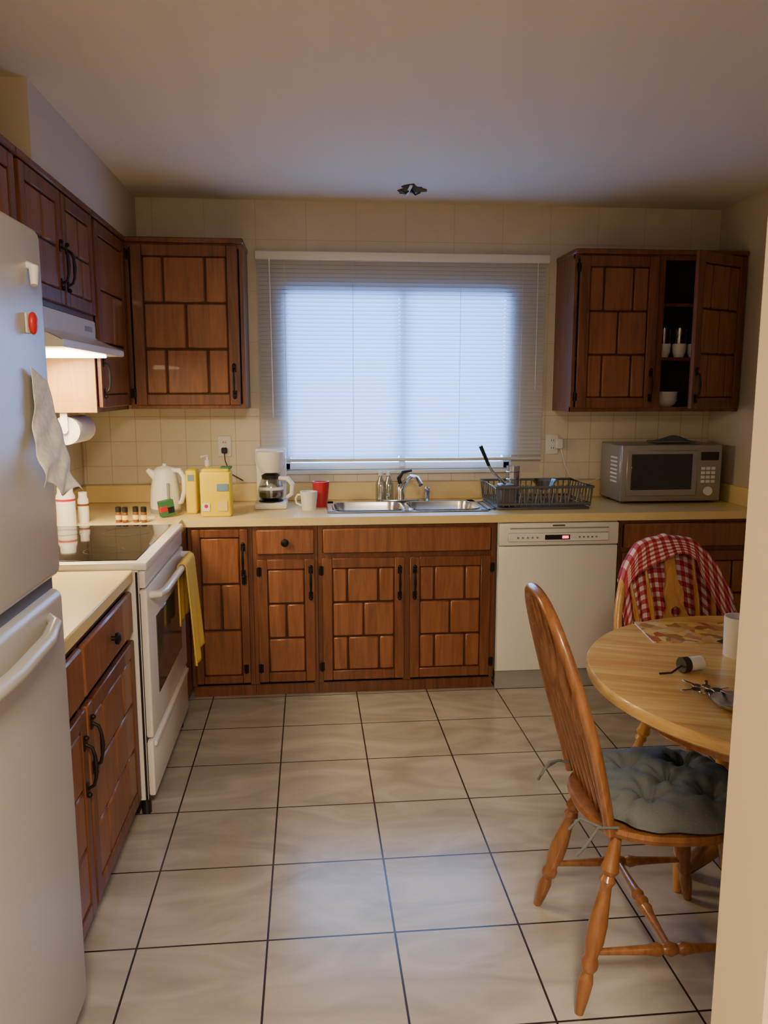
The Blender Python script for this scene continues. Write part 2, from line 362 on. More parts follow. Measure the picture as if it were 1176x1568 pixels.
b=wallcab('wall_cabinet',M,.94,HC,.315,[(.025,.02,.43,HC-.055,P323,.055)],hs=[(.43,.14)],hi=[(.016,.08),(.016,.75)],shelves=(.275,.56))
b.box((.455,-.02,0),(.495,.0008,HC-.03),CAB,0,M)
Md=M@Matrix.Translation((.925,0,0))@Matrix.Rotation(math.radians(-30),4,'Z')@Matrix.Translation((-.43,0,0))
door(b,Md,0,.02,.43,HC-.055,P323,.055); handle(b,Md,.025,.14); b.box((0,.0,.02),(.43,.003,HC-.035),CAB,0,Md)
b.done()
b=B('stacked_glasses')
for x,y in ((1.945,4.28),(2.03,4.27),(2.12,4.28),(1.99,4.38),(2.08,4.38)):
    for k in range(3):
        b.lathe([(.026,0),(.036,.030),(.038,.072),(.035,.072),(.033,.032),(.02,.006)],(x,y,1.728+k*.042),WPL if k==0 else CGL,18)
b.done()
b=B('stacked_bowls')
for k in range(4): b.lathe([(.03,0),(.055,.02),(.065,.045),(.062,.045),(.05,.02),(.0,.008)],(1.98,4.30,1.4545+k*.014),WPL,20)
b.done()

# ------------------------------------------------------------------ countertop
SX0,SX1,SY0,SY1=.10,.91,4.0,4.40
b=B('countertop'); z0,z1=CT-.04,CT
b.box((XL+.002,3.88,z0),(SX0,YB-.002,z1),LAM); b.box((SX1,3.88,z0),(XR-.002,YB-.002,z1),LAM)
b.box((SX0,3.88,z0),(SX1,SY0,z1),LAM); b.box((SX0,SY1,z0),(SX1,YB-.002,z1),LAM)
b.box((XL+.002,3.635,z0),(-.62,3.88,z1),LAM)
b.box((XL+.002,YB-.022,z1),(XR-.002,YB-.008,z1+.10),LAM,.004); b.box((XL+.008,3.635,z1),(XL+.022,YB-.022,z1+.10),LAM,.004)
b.box((XR-.022,3.88,z1),(XR-.002,YB-.022,z1+.10),LAM,.004)
b.done()
b=B('countertop'); b.box((XL+.002,1.83,z0),(-.62,2.782,z1),LAM,.004); b.box((XL+.008,1.83,z1),(XL+.022,2.782,z1+.10),LAM,.004); b.done()
b=B('kitchen_sink'); zt=CT+.006
mid=(SX0+SX1)/2
def basin(x0,x1,y0,y1,dp):
    def rr(x0,x1,y0,y1,r,z):
        P=[]
        for cx,cy,a0 in ((x1-r,y1-r,0),(x0+r,y1-r,90),(x0+r,y0+r,180),(x1-r,y0+r,270)):
            for k in range(6):
                a=math.radians(a0+k*18); P.append(Vector((cx+r*math.cos(a),cy+r*math.sin(a),z)))
        return P
    R=[rr(x0-.014,x1+.014,y0-.014,y1+.014,.07,zt),rr(x0-.009,x1+.009,y0-.009,y1+.009,.066,zt+.006),rr(x0-.002,x1+.002,y0-.002,y1+.002,.062,zt+.004),rr(x0+.004,x1-.004,y0+.004,y1-.004,.06,zt-.02),rr(x0+.015,x1-.015,y0+.015,y1-.015,.05,zt-dp+.02),rr(x0+.035,x1-.035,y0+.035,y1-.035,.04,zt-dp)]
    t=bmesh.new(); vr=[[t.verts.new(p) for p in r_] for r_ in R]; n=len(R[0])
    for i in range(len(vr)-1):
        for j in range(n): t.faces.new((vr[i][j],vr[i][(j+1)%n],vr[i+1][(j+1)%n],vr[i+1][j]))
    t.faces.new(vr[-1]); b.add(t,STL)
    b.lathe([(.04,zt-dp+.001),(.035,zt-dp+.004),(.0,zt-dp+.002)],((x0+x1)/2,(y0+y1)/2,0),DGR,20)
basin(SX0+.03,mid-.022,SY0+.025,SY1-.085,.16); basin(mid+.022,SX1-.03,SY0+.025,SY1-.085,.16)
b.box((SX0-.012,SY1-.085,CT),(SX1+.012,SY1+.012,zt),STL,.003); b.box((SX0-.012,SY0-.012,CT),(SX1+.012,SY0+.025,zt),STL,.003)
b.box((SX0-.012,SY0,CT),(SX0+.03,SY1,zt),STL,.002); b.box((SX1-.03,SY0,CT),(SX1+.012,SY1,zt),STL,.002); b.box((mid-.022,SY0,CT-.002),(mid+.022,SY1-.07,zt),STL,.002)
b.done()
b=B('kitchen_faucet'); fx,fy=mid+.0,SY1-.03; zf=zt+.0005
b.box((fx-.10,fy-.028,zf),(fx+.10,fy+.028,zf+.012),CHR,.006,seg=2)
b.lathe([(.028,0),(.024,.03),(.022,.075),(.012,.09)],(fx,fy,zf+.01),CHR)
b.tube([(fx,fy,zt+.05),(fx+.02,fy-.03,zt+.11),(fx+.05,fy-.09,zt+.15),(fx+.075,fy-.14,zt+.145),(fx+.09,fy-.17,zt+.11)],[.014,.013,.012,.012,.013],CHR,12)
b.tube([(fx,fy,zt+.09),(fx-.01,fy-.005,zt+.13),(fx+.01,fy-.02,zt+.165),(fx+.06,fy-.03,zt+.175)],[.012,.012,.01,.006],BLKP,10)
b.lathe([(.014,0),(.012,.04),(.016,.05),(.016,.07),(.008,.08)],(fx+.15,fy,zf),CHR); b.done()

# ------------------------------------------------------------------ dishwasher
b=B('dishwasher'); x0,x1=.945,1.58
b.box((x0+.004,3.90,.10),(x1-.004,4.48,CT-.042),WHT)
b.box((x0+.006,3.878,.105),(x1-.006,3.90,.765),WHT,.006,seg=2)
b.box((x0+.006,3.872,.77),(x1-.006,3.90,CT-.046),WHT,.006,seg=2)
b.box((x0+.05,3.866,.79),(x1-.06,3.876,.835),GRY,.004); b.box((x0+.052,3.864,.792),(x1-.062,3.868,.833),WPL,.002)
b.box((x0+.24,3.862,.80),(x0+.37,3.866,.825),BLKP,.001); b.box((x0+.33,3.8605,.806),(x0+.362,3.8625,.82),LED)
for k in range(5): b.cyl((x0+.10+k*.025,3.865,.812),(x0+.10+k*.025,3.860,.812),.005,SILV,10)
for k in range(5): b.cyl((x0+.42+k*.022,3.865,.812),(x0+.42+k*.022,3.860,.812),.005,SILV,10)
b.box((x0+.06,3.868,.856),(x1-.06,3.874,.862),GRY,.001)
b.box((x0+.28,3.868,.868),(x0+.345,3.8725,.876),DGR,.001)
b.box((x0+.006,3.90,.0),(x1-.006,3.93,.10),GRY,.003)
b.done()

# ------------------------------------------------------------------ microwave
b=B('microwave_oven'); x0,x1,y0,y1,z0,z1=1.69,2.262,4.165,4.475,.945,1.255
b.box((x0,y0+.018,z0),(x1,y1,z1),SILV,.006); b.box((x0,y0,z0),(x1,y0+.02,z1),SILV,.008,seg=2)
b.box((x0+.03,y0-.006,z0+.03),(x0+.43,y0+.002,z1-.03),SILV,.004); b.box((x0+.055,y0-.009,z0+.065),(x0+.40,y0-.004,z1-.05),BGL,.003)
b.box((x0+.45,y0-.004,z1-.085),(x1-.02,y0+.001,z1-.04),BLKP,.002)
for r_ in range(4):
    for c in range(3): b.box((x0+.455+c*.029,y0-.004,z0+.10+r_*.024),(x0+.477+c*.029,y0+.001,z0+.116+r_*.024),WPL,.001)
b.cyl((x0+.497,y0+.001,z0+.055),(x0+.497,y0-.012,z0+.055),.024,WPL,20)
for k in range(7): b.box((x0-.002,y0+.06,z0+.10+k*.022),(x0+.002,y0+.15,z0+.109+k*.022),WPL)
for x in (x0+.04,x1-.04):
    for y in (y0+.05,y1-.05): b.cyl((x,y,CT),(x,y,z0),.012,BLKP,10)
b.done()
def clf(u,v):
    x=1.93+.22*u; y=4.26+.14*v
    return Vector((x,y,1.263+.022*math.sin(u*PI)*math.sin(v*PI)*(1+.5*math.sin(9*u+4*v))))
surf('folded_dish_cloth',clf,18,12,CUSH,thick=.008)

# ------------------------------------------------------------------ stove
b=B('electric_stove'); y0,y1=2.79,3.61; xf=-.585; zt=.955
b.box((XL+.012,y0,.06),(xf-.02,y1,zt-.03),WHT,.004)
b.box((XL+.012,y0-.004,zt-.03),(xf+.012,y1+.004,zt),WHT,.008,seg=2)
b.box((XL+.06,y0+.035,zt-.006),(xf-.03,y1-.035,zt+.003),BGL,.002)
for cx,cy,r in ((-1.03,3.0,.09),(-1.03,3.40,.075),(-.77,3.0,.075),(-.77,3.40,.10)):
    b.lathe([(r,0),(r,.0005),(r-.003,.0005),(r-.003,0)],(cx,cy,zt+.0031),BRG,40,cap=False)
b.box((XL+.012,y0+.01,zt),(XL+.05,y1-.01,zt+.025),WHT,.008,seg=2)
b.box((xf-.02,y0+.002,.86),(xf+.004,y1-.002,zt-.032),WHT,.006,seg=2)
b.box((xf-.02,y0+.004,.30),(xf+.008,y1-.004,.853),WHT,.008,seg=2)
b.box((xf+.004,y0+.14,.42),(xf+.0105,y1-.14,.72),OVW,.003)
b.box((xf-.02,y0+.004,.075),(xf+.006,y1-.004,.29),WHT,.008,seg=2)
b.box((xf+.0,y0+.02,.262),(xf+.016,y1-.02,.284),WHT,.006,seg=2)
b.box((xf-.022,y0+.006,.06),(xf-.015,y1-.006,.84),BLKP)
b.box((xf-.03,y0-.0015,.06),(xf-.022,y0+.01,.92),BLKP)
hzv=.825
b.tube([(xf,y0+.05,hzv),(xf+.040,y0+.06,hzv),(xf+.052,y0+.11,hzv),(xf+.055,y1-.11,hzv),(xf+.045,y1-.06,hzv),(xf,y1-.05,hzv)],.014,WHT,12)
b.box((XL+.02,y0+.02,.0),(xf-.06,y1-.02,.062),BLKP)
b.cyl((xf-.035,y0+.03,0),(xf-.035,y0+.03,.065),.018,BLKP); b.cyl((xf-.035,y1-.03,0),(xf-.035,y1-.03,.065),.018,BLKP)
b.done()
def twf(u,v):
    y=3.26+.23*u
    xb=xf+.055; zb=hzv+.002; L=.42; q=0
    if v<.3:   q=(.3-v)/.3; p=(xb-.018,zb-q*.25)
    elif v<.4: a=PI*(1-(v-.3)/.1); p=(xb+.018*math.cos(a),zb+.018*math.sin(a))
    else:      q=(v-.4)/.6; p=(xb+.018+.022*q,zb-q*(L+.02*math.sin(u*5)))
    wv=.008*math.sin(u*14+1)*(abs(v-.35)*1.6)
    return Vector((p[0]+max(wv,-.004 if v<.4 else -.1),y+.03*q*(u-.3) if v>=.4 else y,p[1]))
surf('dish_towel',twf,24,50,TOW,thick=.005)
b=B('range_hood')
b.prism([(-1.245,1.838),(-.90,1.838),(-.90,1.765),(-.785,1.715),(-.785,1.692),(-1.245,1.692)],WHT,2.70,3.56,bev=.003)
b.box((-1.15,2.95,1.684),(-.84,3.48,1.693),LENS,.003)
b.box((-.9,3.40,1.79),(-.897,3.50,1.81),GRY); b.done()
b=B('paper_towel_roll'); b.cyl((-1.06,3.60,1.375),(-1.06,3.86,1.375),.062,PAP,28); b.cyl((-1.06,3.585,1.375),(-1.06,3.875,1.375),.012,WPL)
b.box((-1.075,3.584,1.375),(-1.045,3.592,1.454),WPL); b.box((-1.075,3.868,1.375),(-1.045,3.876,1.454),WPL); b.done()

# ------------------------------------------------------------------ fridge
b=B('refrigerator'); y0,y1=1.0,1.80; xf=-.555
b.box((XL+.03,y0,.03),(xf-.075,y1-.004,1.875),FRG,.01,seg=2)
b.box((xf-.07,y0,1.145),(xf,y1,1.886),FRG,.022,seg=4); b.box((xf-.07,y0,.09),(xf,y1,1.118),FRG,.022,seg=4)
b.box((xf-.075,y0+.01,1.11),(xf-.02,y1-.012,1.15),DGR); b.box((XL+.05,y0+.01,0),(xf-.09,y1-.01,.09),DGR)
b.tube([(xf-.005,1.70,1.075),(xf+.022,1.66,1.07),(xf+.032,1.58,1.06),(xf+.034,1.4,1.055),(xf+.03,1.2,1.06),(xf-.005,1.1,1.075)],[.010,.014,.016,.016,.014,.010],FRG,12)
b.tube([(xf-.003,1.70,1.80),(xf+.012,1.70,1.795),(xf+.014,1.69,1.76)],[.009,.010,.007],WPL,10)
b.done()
b=B('fridge_magnet'); b.sph((xf+.0105,1.68,1.685),.015,RED,sc=(.6,1,1.5)); b.box((xf+.0005,1.66,1.665),(xf+.005,1.70,1.705),PAP,.002); b.done()
def ppf(u,v):
    c=v*v
    return Vector((xf+.008+.05*c*(.35+u*.7)+.007*math.sin(v*9+u*3)*v+.004*math.sin(v*23+u*11)*v,1.64+.15*u+.01*math.sin(v*6)-.05*(1-v)**3*(u-.3),1.60-.24*v-.03*u+.012*math.sin(u*9)*v))
surf('note_paper',ppf,24,34,NOTE,thick=.001)

# ------------------------------------------------------------------ counter items
def jug(name,x,y,w,d,h,m):
    b=B(name); b.box((x-w/2,y-d/2,CT),(x+w/2,y+d/2,CT+h),m,.012,seg=3); return b
b=B('electric_kettle'); kx,ky=-.735,4.12; k_=.93
K=Matrix.Translation((kx,ky,CT))@Matrix.Scale(k_,4)
b.lathe([(.085,0),(.088,.02),(.082,.025)],(0,0,0),GRY,28,K)
b.lathe([(.080,.022),(.084,.05),(.078,.13),(.066,.20),(.058,.235),(.045,.25),(.012,.258),(.012,.27),(.0,.272)],(0,0,0),WPL,28,K)
b.tube([(.04,-.02,.235),(.085,-.035,.235),(.108,-.04,.20),(.108,-.04,.12),(.09,-.035,.06),(.07,-.025,.05)],[.014,.015,.014,.013,.012,.012],WPL,12,M=K)
b.between((-.045,-.01,.20),(-.090,-.02,.24),[(0,.03),(1,.012)],WPL,14,K); b.box((.02,-.08,.06),(.035,-.07,.17),GRY,.003,K)
b.done()
b=jug('tea_container',-.462,3.985,.15,.10,.225,YEL)
b.box((-.455,3.930,CT+.13),(-.40,3.9355,CT+.165),BLU,.001); b.box((-.53,3.930,CT+.03),(-.49,3.9355,CT+.07),WPL,.001); b.sph((-.508,3.932,CT+.055),.014,RED,sc=(1,.2,1))
b.box((-.53,3.94,CT+.222),(-.395,4.03,CT+.238),YEL,.006); b.box((-.45,3.930,CT+.03),(-.405,3.9355,CT+.08),LCR,.001)
b.box((-.44,3.96,CT+.236),(-.385,4.02,CT+.246),GRN,.003); b.done()
b=jug('cereal_box',-.595,4.10,.055,.12,.225,YEL); b.box((-.61,4.035,CT+.17),(-.58,4.0405,CT+.20),BLU,.001); b.done()
b=B('soap_bottle'); b.lathe([(.03,0),(.032,.10),(.028,.17),(.012,.20),(.012,.235)],(-.53,4.20,CT),YEL); b.lathe([(.014,.23),(.014,.26),(.005,.262),(.005,.285)],(-.53,4.20,CT),WPL); b.tube([(-.53,4.20,CT+.282),(-.56,4.18,CT+.278)],.006,WPL); b.done()
b=B('tea_bag_box'); Mx=Matrix.Translation((-.70,3.965,CT))@Matrix.Rotation(.5,4,'Z')@Matrix.Rotation(-.15,4,'Y')
b.box((-.035,-.02,.007),(.035,.02,.085),GRN,.002,Mx); b.box((-.036,-.021,.03),(.0,.021,.06),RED,.002,Mx); b.box((.0,-.0215,.02),(.03,-.0195,.05),BLKP,0,Mx); b.done()
b=B('receipt_paper'); b.box((-.84,3.93,CT),(-.76,3.99,CT+.002),PAP); b.done()
for k,x in enumerate((-.905,-.872,-.825,-.785)):
    b=B('spice_jar'); b.lathe([(.013,0),(.014,.045),(.011,.052)],(x,3.82-.012*(k%2),CT),BRN,16); b.lathe([(.014,.051),(.014,.073),(.011,.075)],(x,3.82-.012*(k%2),CT),BLKP,16); b.lathe([(.0145,.014),(.0145,.036)],(x,3.82-.012*(k%2),CT),LCR,16,cap=False); b.done()
b=B('food_canister'); b.lathe([(.040,0),(.042,.01),(.042,.14),(.035,.155),(.035,.18)],(-1.12,3.74,CT),WPL,24); b.lathe([(.0425,.118),(.0425,.128)],(-1.12,3.74,CT),RED,24,cap=False); b.done()
b=B('salt_box'); b.lathe([(.024,0),(.025,.11),(.020,.12),(.020,.145)],(-1.07,3.84,CT),WPL,24); b.lathe([(.0255,.08),(.0255,.09)],(-1.07,3.84,CT),BRN,24,cap=False); b.done()
b=B('coffee_maker'); cx,cy=-.205,4.26
b.box((cx-.085,cy-.10,CT),(cx+.085,cy+.10,CT+.035),WPL,.01,seg=2); b.lathe([(.065,0),(.065,.006)],(cx,cy-.03,CT+.034),BLKP,24)
b.box((cx-.08,cy+.03,CT+.03),(cx+.08,cy+.10,CT+.27),WPL,.01,seg=2)
b.lathe([(.05,.19),(.072,.23),(.078,.30),(.07,.305)],(cx,cy-.025,CT),WPL,24); b.box((cx-.08,cy-.03,CT+.235),(cx+.08,cy+.10,CT+.315),WPL,.012,seg=2)
b.lathe([(.05,.042),(.066,.06),(.068,.10),(.052,.15),(.045,.165)],(cx,cy-.03,CT),CGL,24); b.lathe([(.04,.044),(.06,.06),(.062,.085),(.0,.086)],(cx,cy-.03,CT),BLKP,24)
b.lathe([(.047,.155),(.05,.175),(.03,.185)],(cx,cy-.03,CT),BLKP,24); b.lathe([(.0685,.10),(.064,.115)],(cx,cy-.03,CT),WPL,24,cap=False)
b.tube([(cx+.045,cy-.05,CT+.16),(cx+.09,cy-.07,CT+.16),(cx+.115,cy-.08,CT+.13),(cx+.11,cy-.08,CT+.08),(cx+.085,cy-.065,CT+.06)],[.011,.013,.013,.012,.009],WPL,10); b.done()
def mug(name,x,y,z,r,h,m,hd=True,a=0,r0=None):
    r0=r0 or r*.8
    b=B(name); b.lathe([(r0,0),(r,h*.9),(r,h),(r-.004,h),(r0-.004,.006)],(x,y,z),m,24)
    if hd:
        c,s_=math.cos(a),math.sin(a)
        b.tube([(x+c*q*r,y+s_*q*r,z+h*t_) for q,t_ in ((.9,.8),(1.35,.8),(1.6,.6),(1.5,.35),(.92,.22))],.005,m,8)
    return b.done()
mug('coffee_mug',-.005,4.14,CT,.045,.097,WPL,a=2.9); mug('plastic_cup',.06,4.245,CT,.045,.137,RED,False,r0=.033)
b=B('dish_soap_bottle')
for x in (.40,.445): b.lathe([(.026,0),(.028,.01),(.028,.10),(.012,.13),(.012,.145)],(x,4.445,CT+.0),CGL,18); b.lathe([(.013,.143),(.013,.165)],(x,4.445,CT),WPL,14)
b.done()
# dish rack
b=B('dish_drying_rack'); x0,x1,y0,y1=.975,1.47,4.02,4.38; z=CT
b.box((x0,y0,z),(x1,y1,z+.012),DGR,.004)
for zz,e in ((.03,0),(.12,.012)):
    b.tube([(x0-e,y0-e,z+zz),(x1+e,y0-e,z+zz),(x1+e,y1,z+zz),(x0-e,y1,z+zz)],.007,DGR,8,closed=True)
for k in range(17):
    x=x0+(x1-x0)*k/16; b.tube([(x,y0-.01,z+.12),(x,y0,z+.02),(x,y1,z+.02),(x,y1,z+.12)],.0035,DGR,6)
for k in range(9):
    y=y0+(y1-y0)*k/8
    for x,e in ((x0,-.012),(x1,.012)): b.tube([(x+e,y,z+.12),(x,y,z+.02)],.0035,DGR,6)
for k in range(8):
    x=x0+.12+k*.044; b.tube([(x,y0+.03,z+.02),(x+.010,y0+.03,z+.085),(x+.028,y0+.03,z+.085),(x+.034,y0+.03,z+.02)],.004,SILV,6)
    b.tube([(x,y0+.22,z+.02),(x+.010,y0+.22,z+.105),(x+.028,y0+.22,z+.105),(x+.034,y0+.22,z+.02)],.004,SILV,6)
b.box((x0+.02,y0+.02,z+.02),(x0+.10,y0+.12,z+.13),DGR,.006)
b.tube([(x0-.045,y0+.0,z+.006),(x0-.045,y1-.08,z+.006),(x0-.01,y1-.06,z+.006),(x0-.01,y0+.02,z+.006)],.005,DGR,8,closed=True); b.done()
b=B('spatula'); b.tube([(1.03,4.09,z+.13),(.955,4.08,z+.20),(.93,4.07,z+.24)],.007,STL); b.tube([(.935,4.07,z+.23),(.885,4.055,z+.335)],[.009,.011],BLKP); b.done()
b=B('steel_tumbler'); b.lathe([(.032,.03),(.034,.16),(.036,.215),(.033,.215),(.03,.04)],(1.10,4.20,z),STL)
for k in (.10,.14,.18): b.lathe([(.034,k),(.038,k+.004),(.034,k+.008)],(1.10,4.20,z),STL,cap=False)
b.done()
b=B('glass_bowl'); b.lathe([(.03,.09),(.07,.145),(.068,.145),(.03,.095)],(1.26,4.15,z),CGL); b.done()
def outlet(name,x,z,plug=True):
    b=B(name); y=YB-.0065
    b.box((x-.037,y-.007,z-.058),(x+.037,y,z+.058),WPL,.004)
    for dz in (-.022,.022):
        b.box((x-.016,y-.009,z+dz-.014),(x+.016,y-.006,z+dz+.014),WPL,.003)
        for dx in (-.006,.006): b.box((x+dx-.0015,y-.0095,z+dz-.005),(x+dx+.0015,y-.008,z+dz+.006),BLKP)
    if plug:
        b.box((x-.016,y-.035,z-.038),(x+.016,y-.008,z-.006),BLKP,.005)
        b.tube([(x,y-.03,z-.03),(x+.005,y-.035,z-.08),(x+.03,y-.03,z-.15),(x+.10,y-.035,z-.19)],.003,BLKP,6)
    return b
outlet('power_outlet',-.47,1.24).done()
b=outlet('power_outlet',1.405,1.24,False); y=YB-.02
b.box((1.42,y-.03,1.215),(1.46,y,1.275),WPL,.005); b.tube([(1.45,y-.02,1.215),(1.47,y-.03,1.13),(1.50,y-.03,1.06),(1.58,y-.04,1.0),(1.68,y-.02,1.04)],.004,WPL,6); b.done()
b=B('ceiling_junction_box'); cx,cy=.535,4.20
pr=[]
for j in range(20):
    a=2*PI*j/20; r=.065+.018*math.sin(3*a+1)+.01*math.sin(7*a); pr.append((cx+r*math.cos(a),cy+r*1.3*math.sin(a)))
b.rings([[Vector((p[0],p[1],H-.004)) for p in pr],[Vector((p[0],p[1],H-.0005)) for p in pr]],BLKP)
b.box((cx-.02,cy-.10,H-.012),(cx-.005,cy+.10,H-.004),WPL,.002); b.tube([(cx,cy,H-.005),(cx+.02,cy-.01,H-.03),(cx+.045,cy-.02,H-.02)],.005,BLKP); b.tube([(cx-.01,cy,H-.005),(cx-.03,cy-.02,H-.028),(cx-.06,cy-.02,H-.012)],.005,BLKP)
b.done()

# ------------------------------------------------------------------ dining table
TZ=.765; tcx,tcy,tr=1.37,2.01,.59
b=B('dining_table')
b.lathe([(tr-.02,TZ-.036),(tr-.012,TZ-.038),(tr-.002,TZ-.030),(tr,TZ-.020),(tr,TZ-.008),(tr-.006,TZ)],(tcx,tcy,0),RIM,72,cap=False)
b.lathe([(tr-.02,TZ-.036),(0,TZ-.036)],(tcx,tcy,0),OAKD,72,cap=False); b.lathe([(tr-.006,TZ),(0,TZ)],(tcx,tcy,0),TBL,72,cap=False)
b.lathe([(tr-.09,TZ-.09),(tr-.09,TZ-.036),(tr-.11,TZ-.036),(tr-.11,TZ-.09)],(tcx,tcy,0),OAKD,60)
b.lathe([(.17,TZ-.06),(.17,TZ-.036)],(tcx,tcy,0),OAKD,24)
b.lathe([(.07,.18),(.085,.22),(.06,.28),(.05,.34),(.08,.42),(.085,.48),(.06,.56),(.05,.60),(.08,.64),(.09,.72)],(tcx,tcy,0),OAKD,28)
for k in range(4):
    a=.628+k*PI/2; c,s_=math.cos(a),math.sin(a)
    b.tube([(tcx+c*q*.83,tcy+s_*q*.83,z_) for q,z_ in ((.04,.26),(.12,.25),(.22,.19),(.30,.10),(.36,.035),(.40,.022))],[.04,.038,.034,.03,.026,.022],OAKD,10)
b.done()
b=B('placemat'); Mx=Matrix.Translation((1.235,2.41,TZ))@Matrix.Rotation(-.12,4,'Z'); b.box((-.15,-.11,.0),(.15,.11,.003),PMAT,0,Mx); b.done()
b=B('paper_napkin'); Mx=Matrix.Translation((1.33,2.30,TZ+.0035))@Matrix.Rotation(.5,4,'Z'); b.box((-.05,-.03,0),(.05,.03,.002),BLKP,0,Mx); b.done()
mug('coffee_mug',1.27,2.18,TZ,.042,.12,WPL,False,r0=.039)
b=B('key_ring'); kx,ky=1.03,1.90
b.tube([(kx+.02*math.cos(a*PI/8),ky+.02*math.sin(a*PI/8),TZ+.006) for a in range(16)],.0018,STL,6,closed=True)
for a in (.3,1.1,2.0,3.3,4.4,5.2):
    c,s_=math.cos(a),math.sin(a); Mx=Matrix.Translation((kx+.02*c,ky+.02*s_,TZ+.004+.003*a))@Matrix.Rotation(a,4,'Z')
    b.lathe([(.011,0),(.011,.0025)],(.012,0,0),STL if a<3 else BLKP,14,Mx); b.box((.02,-.004,0),(.055,.004,.0025),STL,.0005,Mx)
b.done()
b=B('pill_bottle'); b.cyl((1.055,2.06,TZ+.022),(1.10,2.07,TZ+.022),.020,WPL,18); b.cyl((1.035,2.055,TZ+.022),(1.056,2.06,TZ+.022),.022,BLKP,18); b.tube([(1.035,2.055,TZ+.02),(1.0,2.04,TZ+.006),(.965,2.04,TZ+.005)],.003,BLKP); b.done()
b=B('trinket_dish'); b.lathe([(.035,0),(.06,.012),(.065,.02),(.06,.02),(.03,.006)],(1.06,1.80,TZ),STL,28); b.done()

# ------------------------------------------------------------------ chairs
SZ=.47
class Hoop:
    def __init__(s,top,hw,lean):
        s.top=top; s.lean=lean; s.P=[]
        for k in range(49):
            a=PI*k/48; c=math.cos(a); s_=math.sin(a)
            z=SZ-.01+(top-SZ)*abs(s_)**.75; q=(z-SZ)/(top-SZ)
            x=hw*math.copysign(abs(c)**.75,c)*(.76+.24*min(1,max(0,q)/.4))
            s.P.append(Vector((x,s.by(z),z)))
    def by(s,z):
        q=max(0,(z-SZ)/(s.top-SZ)); return -.165-s.lean*q-.02*q*q
    def hz(s,x):
        x=max(abs(x),.0005)
        for i in range(9,24):
            a,c=s.P[i],s.P[i+1]
            if min(a.x,c.x)<=x<=max(a.x,c.x): t_=(x-a.x)/((c.x-a.x) or 1); return a.z+(c.z-a.z)*t_
        return s.P[9].z
H1=Hoop(1.05,.222,.145); H2=Hoop(1.0,.24,.17)
LEGP=[(0,.012),(.08,.016),(.16,.019),(.20,.024),(.23,.015),(.26,.021),(.29,.014),(.36,.017),(.5,.024),(.60,.024),(.68,.016),(.71,.022),(.74,.022),(.77,.014),(.82,.019),(.92,.016),(1,.011)]
STP=[(0,.008),(.2,.010),(.36,.013),(.42,.018),(.45,.012),(.5,.019),(.55,.012),(.58,.018),(.64,.013),(.8,.010),(1,.008)]
def chair(name,M,W,splat,Hp):
    b=B(name); by=Hp.by; hz=Hp.hz
    n=40
    def out(sx,sy,z):
        R=[]
        for j in range(n):
            a=2*PI*j/n; c,s_=math.cos(a),math.sin(a)
            w=.215+(.012*s_ if s_>0 else .03*s_)
            R.append(Vector((w*sx*math.copysign(abs(c)**.72,c),.21*sy*math.copysign(abs(s_)**.72,s_),z)))
        return R
    b.rings([out(.86,.86,SZ-.038),out(.97,.97,SZ-.028),out(1,1,SZ-.014),out(.985,.985,SZ-.002),out(.94,.94,SZ),out(.6,.6,SZ-.009),out(.2,.2,SZ-.012)],W)
    ft={}
    for sx in (-1,1):
        for sy in (-1,1):
            top=Vector((sx*.14,sy*.135,SZ-.03)); f=Vector((sx*.215,sy*.22+(.01 if sy>0 else -.02),0)); ft[sx,sy]=(top,f)
            b.between(top,f,LEGP,W,16)
    g=lambda k,t_: ft[k][0].lerp(ft[k][1],t_)
    for sx in (-1,1): b.between(g((sx,-1),.66),g((sx,1),.66),STP,W,12)
    b.between(g((-1,-1),.66).lerp(g((-1,1),.66),.5),g((1,-1),.66).lerp(g((1,1),.66),.5),STP,W,12)
    b.tube(Hp.P,.015,W,10)
    xs=(-.125,-.075,.075,.125) if splat else (-.125,-.075,-.025,.025,.075,.125)
    for x in xs:
        xt=x*1.3; zt_=hz(xt); p0=Vector((x,by(SZ)+.005,SZ-.01)); p1=Vector((xt,by(zt_),zt_))
        b.between(p0,p1,[(0,.007),(.25,.0085),(.45,.0095),(.7,.007),(1,.0055)],W,10)
        m0=p0.lerp(p1,.5); m1=p0.lerp(p1,.8)
        b.tube([m0,p0.lerp(p1,.56),p0.lerp(p1,.66),p0.lerp(p1,.74),m1],[.008,.014,.017,.013,.007],W,8,flat=.45)
    if splat:
        def wv(q): return .020+.030*math.exp(-((q-.50)/.09)**2)+.018*math.exp(-((q-.68)/.06)**2)
        K=60; zt_=hz(0); hc,hr=.56,.020
        for side in (-1,1):
            t=bmesh.new(); A=[];Bk=[]
            for k in range(K+1):
                q=k/K; z=SZ-.005+(zt_-SZ)*q; dz=(q-hc)*(zt_-SZ); inn=math.sqrt(max(0,hr*hr-dz*dz)) if abs(dz)<hr else 0
                xi,xo=side*inn,side*wv(q)
                A.append([t.verts.new((xi,by(z)+.006,z)),t.verts.new((xo,by(z)+.006,z))]); Bk.append([t.verts.new((xi,by(z)-.006,z)),t.verts.new((xo,by(z)-.006,z))])
            for k in range(K):
                for F in (A,Bk): t.faces.new((F[k][0],F[k][1],F[k+1][1],F[k+1][0]))
                for e in (0,1): t.faces.new((A[k][e],Bk[k][e],Bk[k+1][e],A[k+1][e]))
            b.add(t,W)
    return b.done(False,M=M)
M1=Matrix.Translation((.905,1.935,0))@Matrix.Rotation(-PI/2-.04,4,'Z')
chair('dining_chair',M1,OAKD,False,H1)
M2=Matrix.Translation((1.33,2.42,0))@Matrix.Rotation(PI+.05,4,'Z')
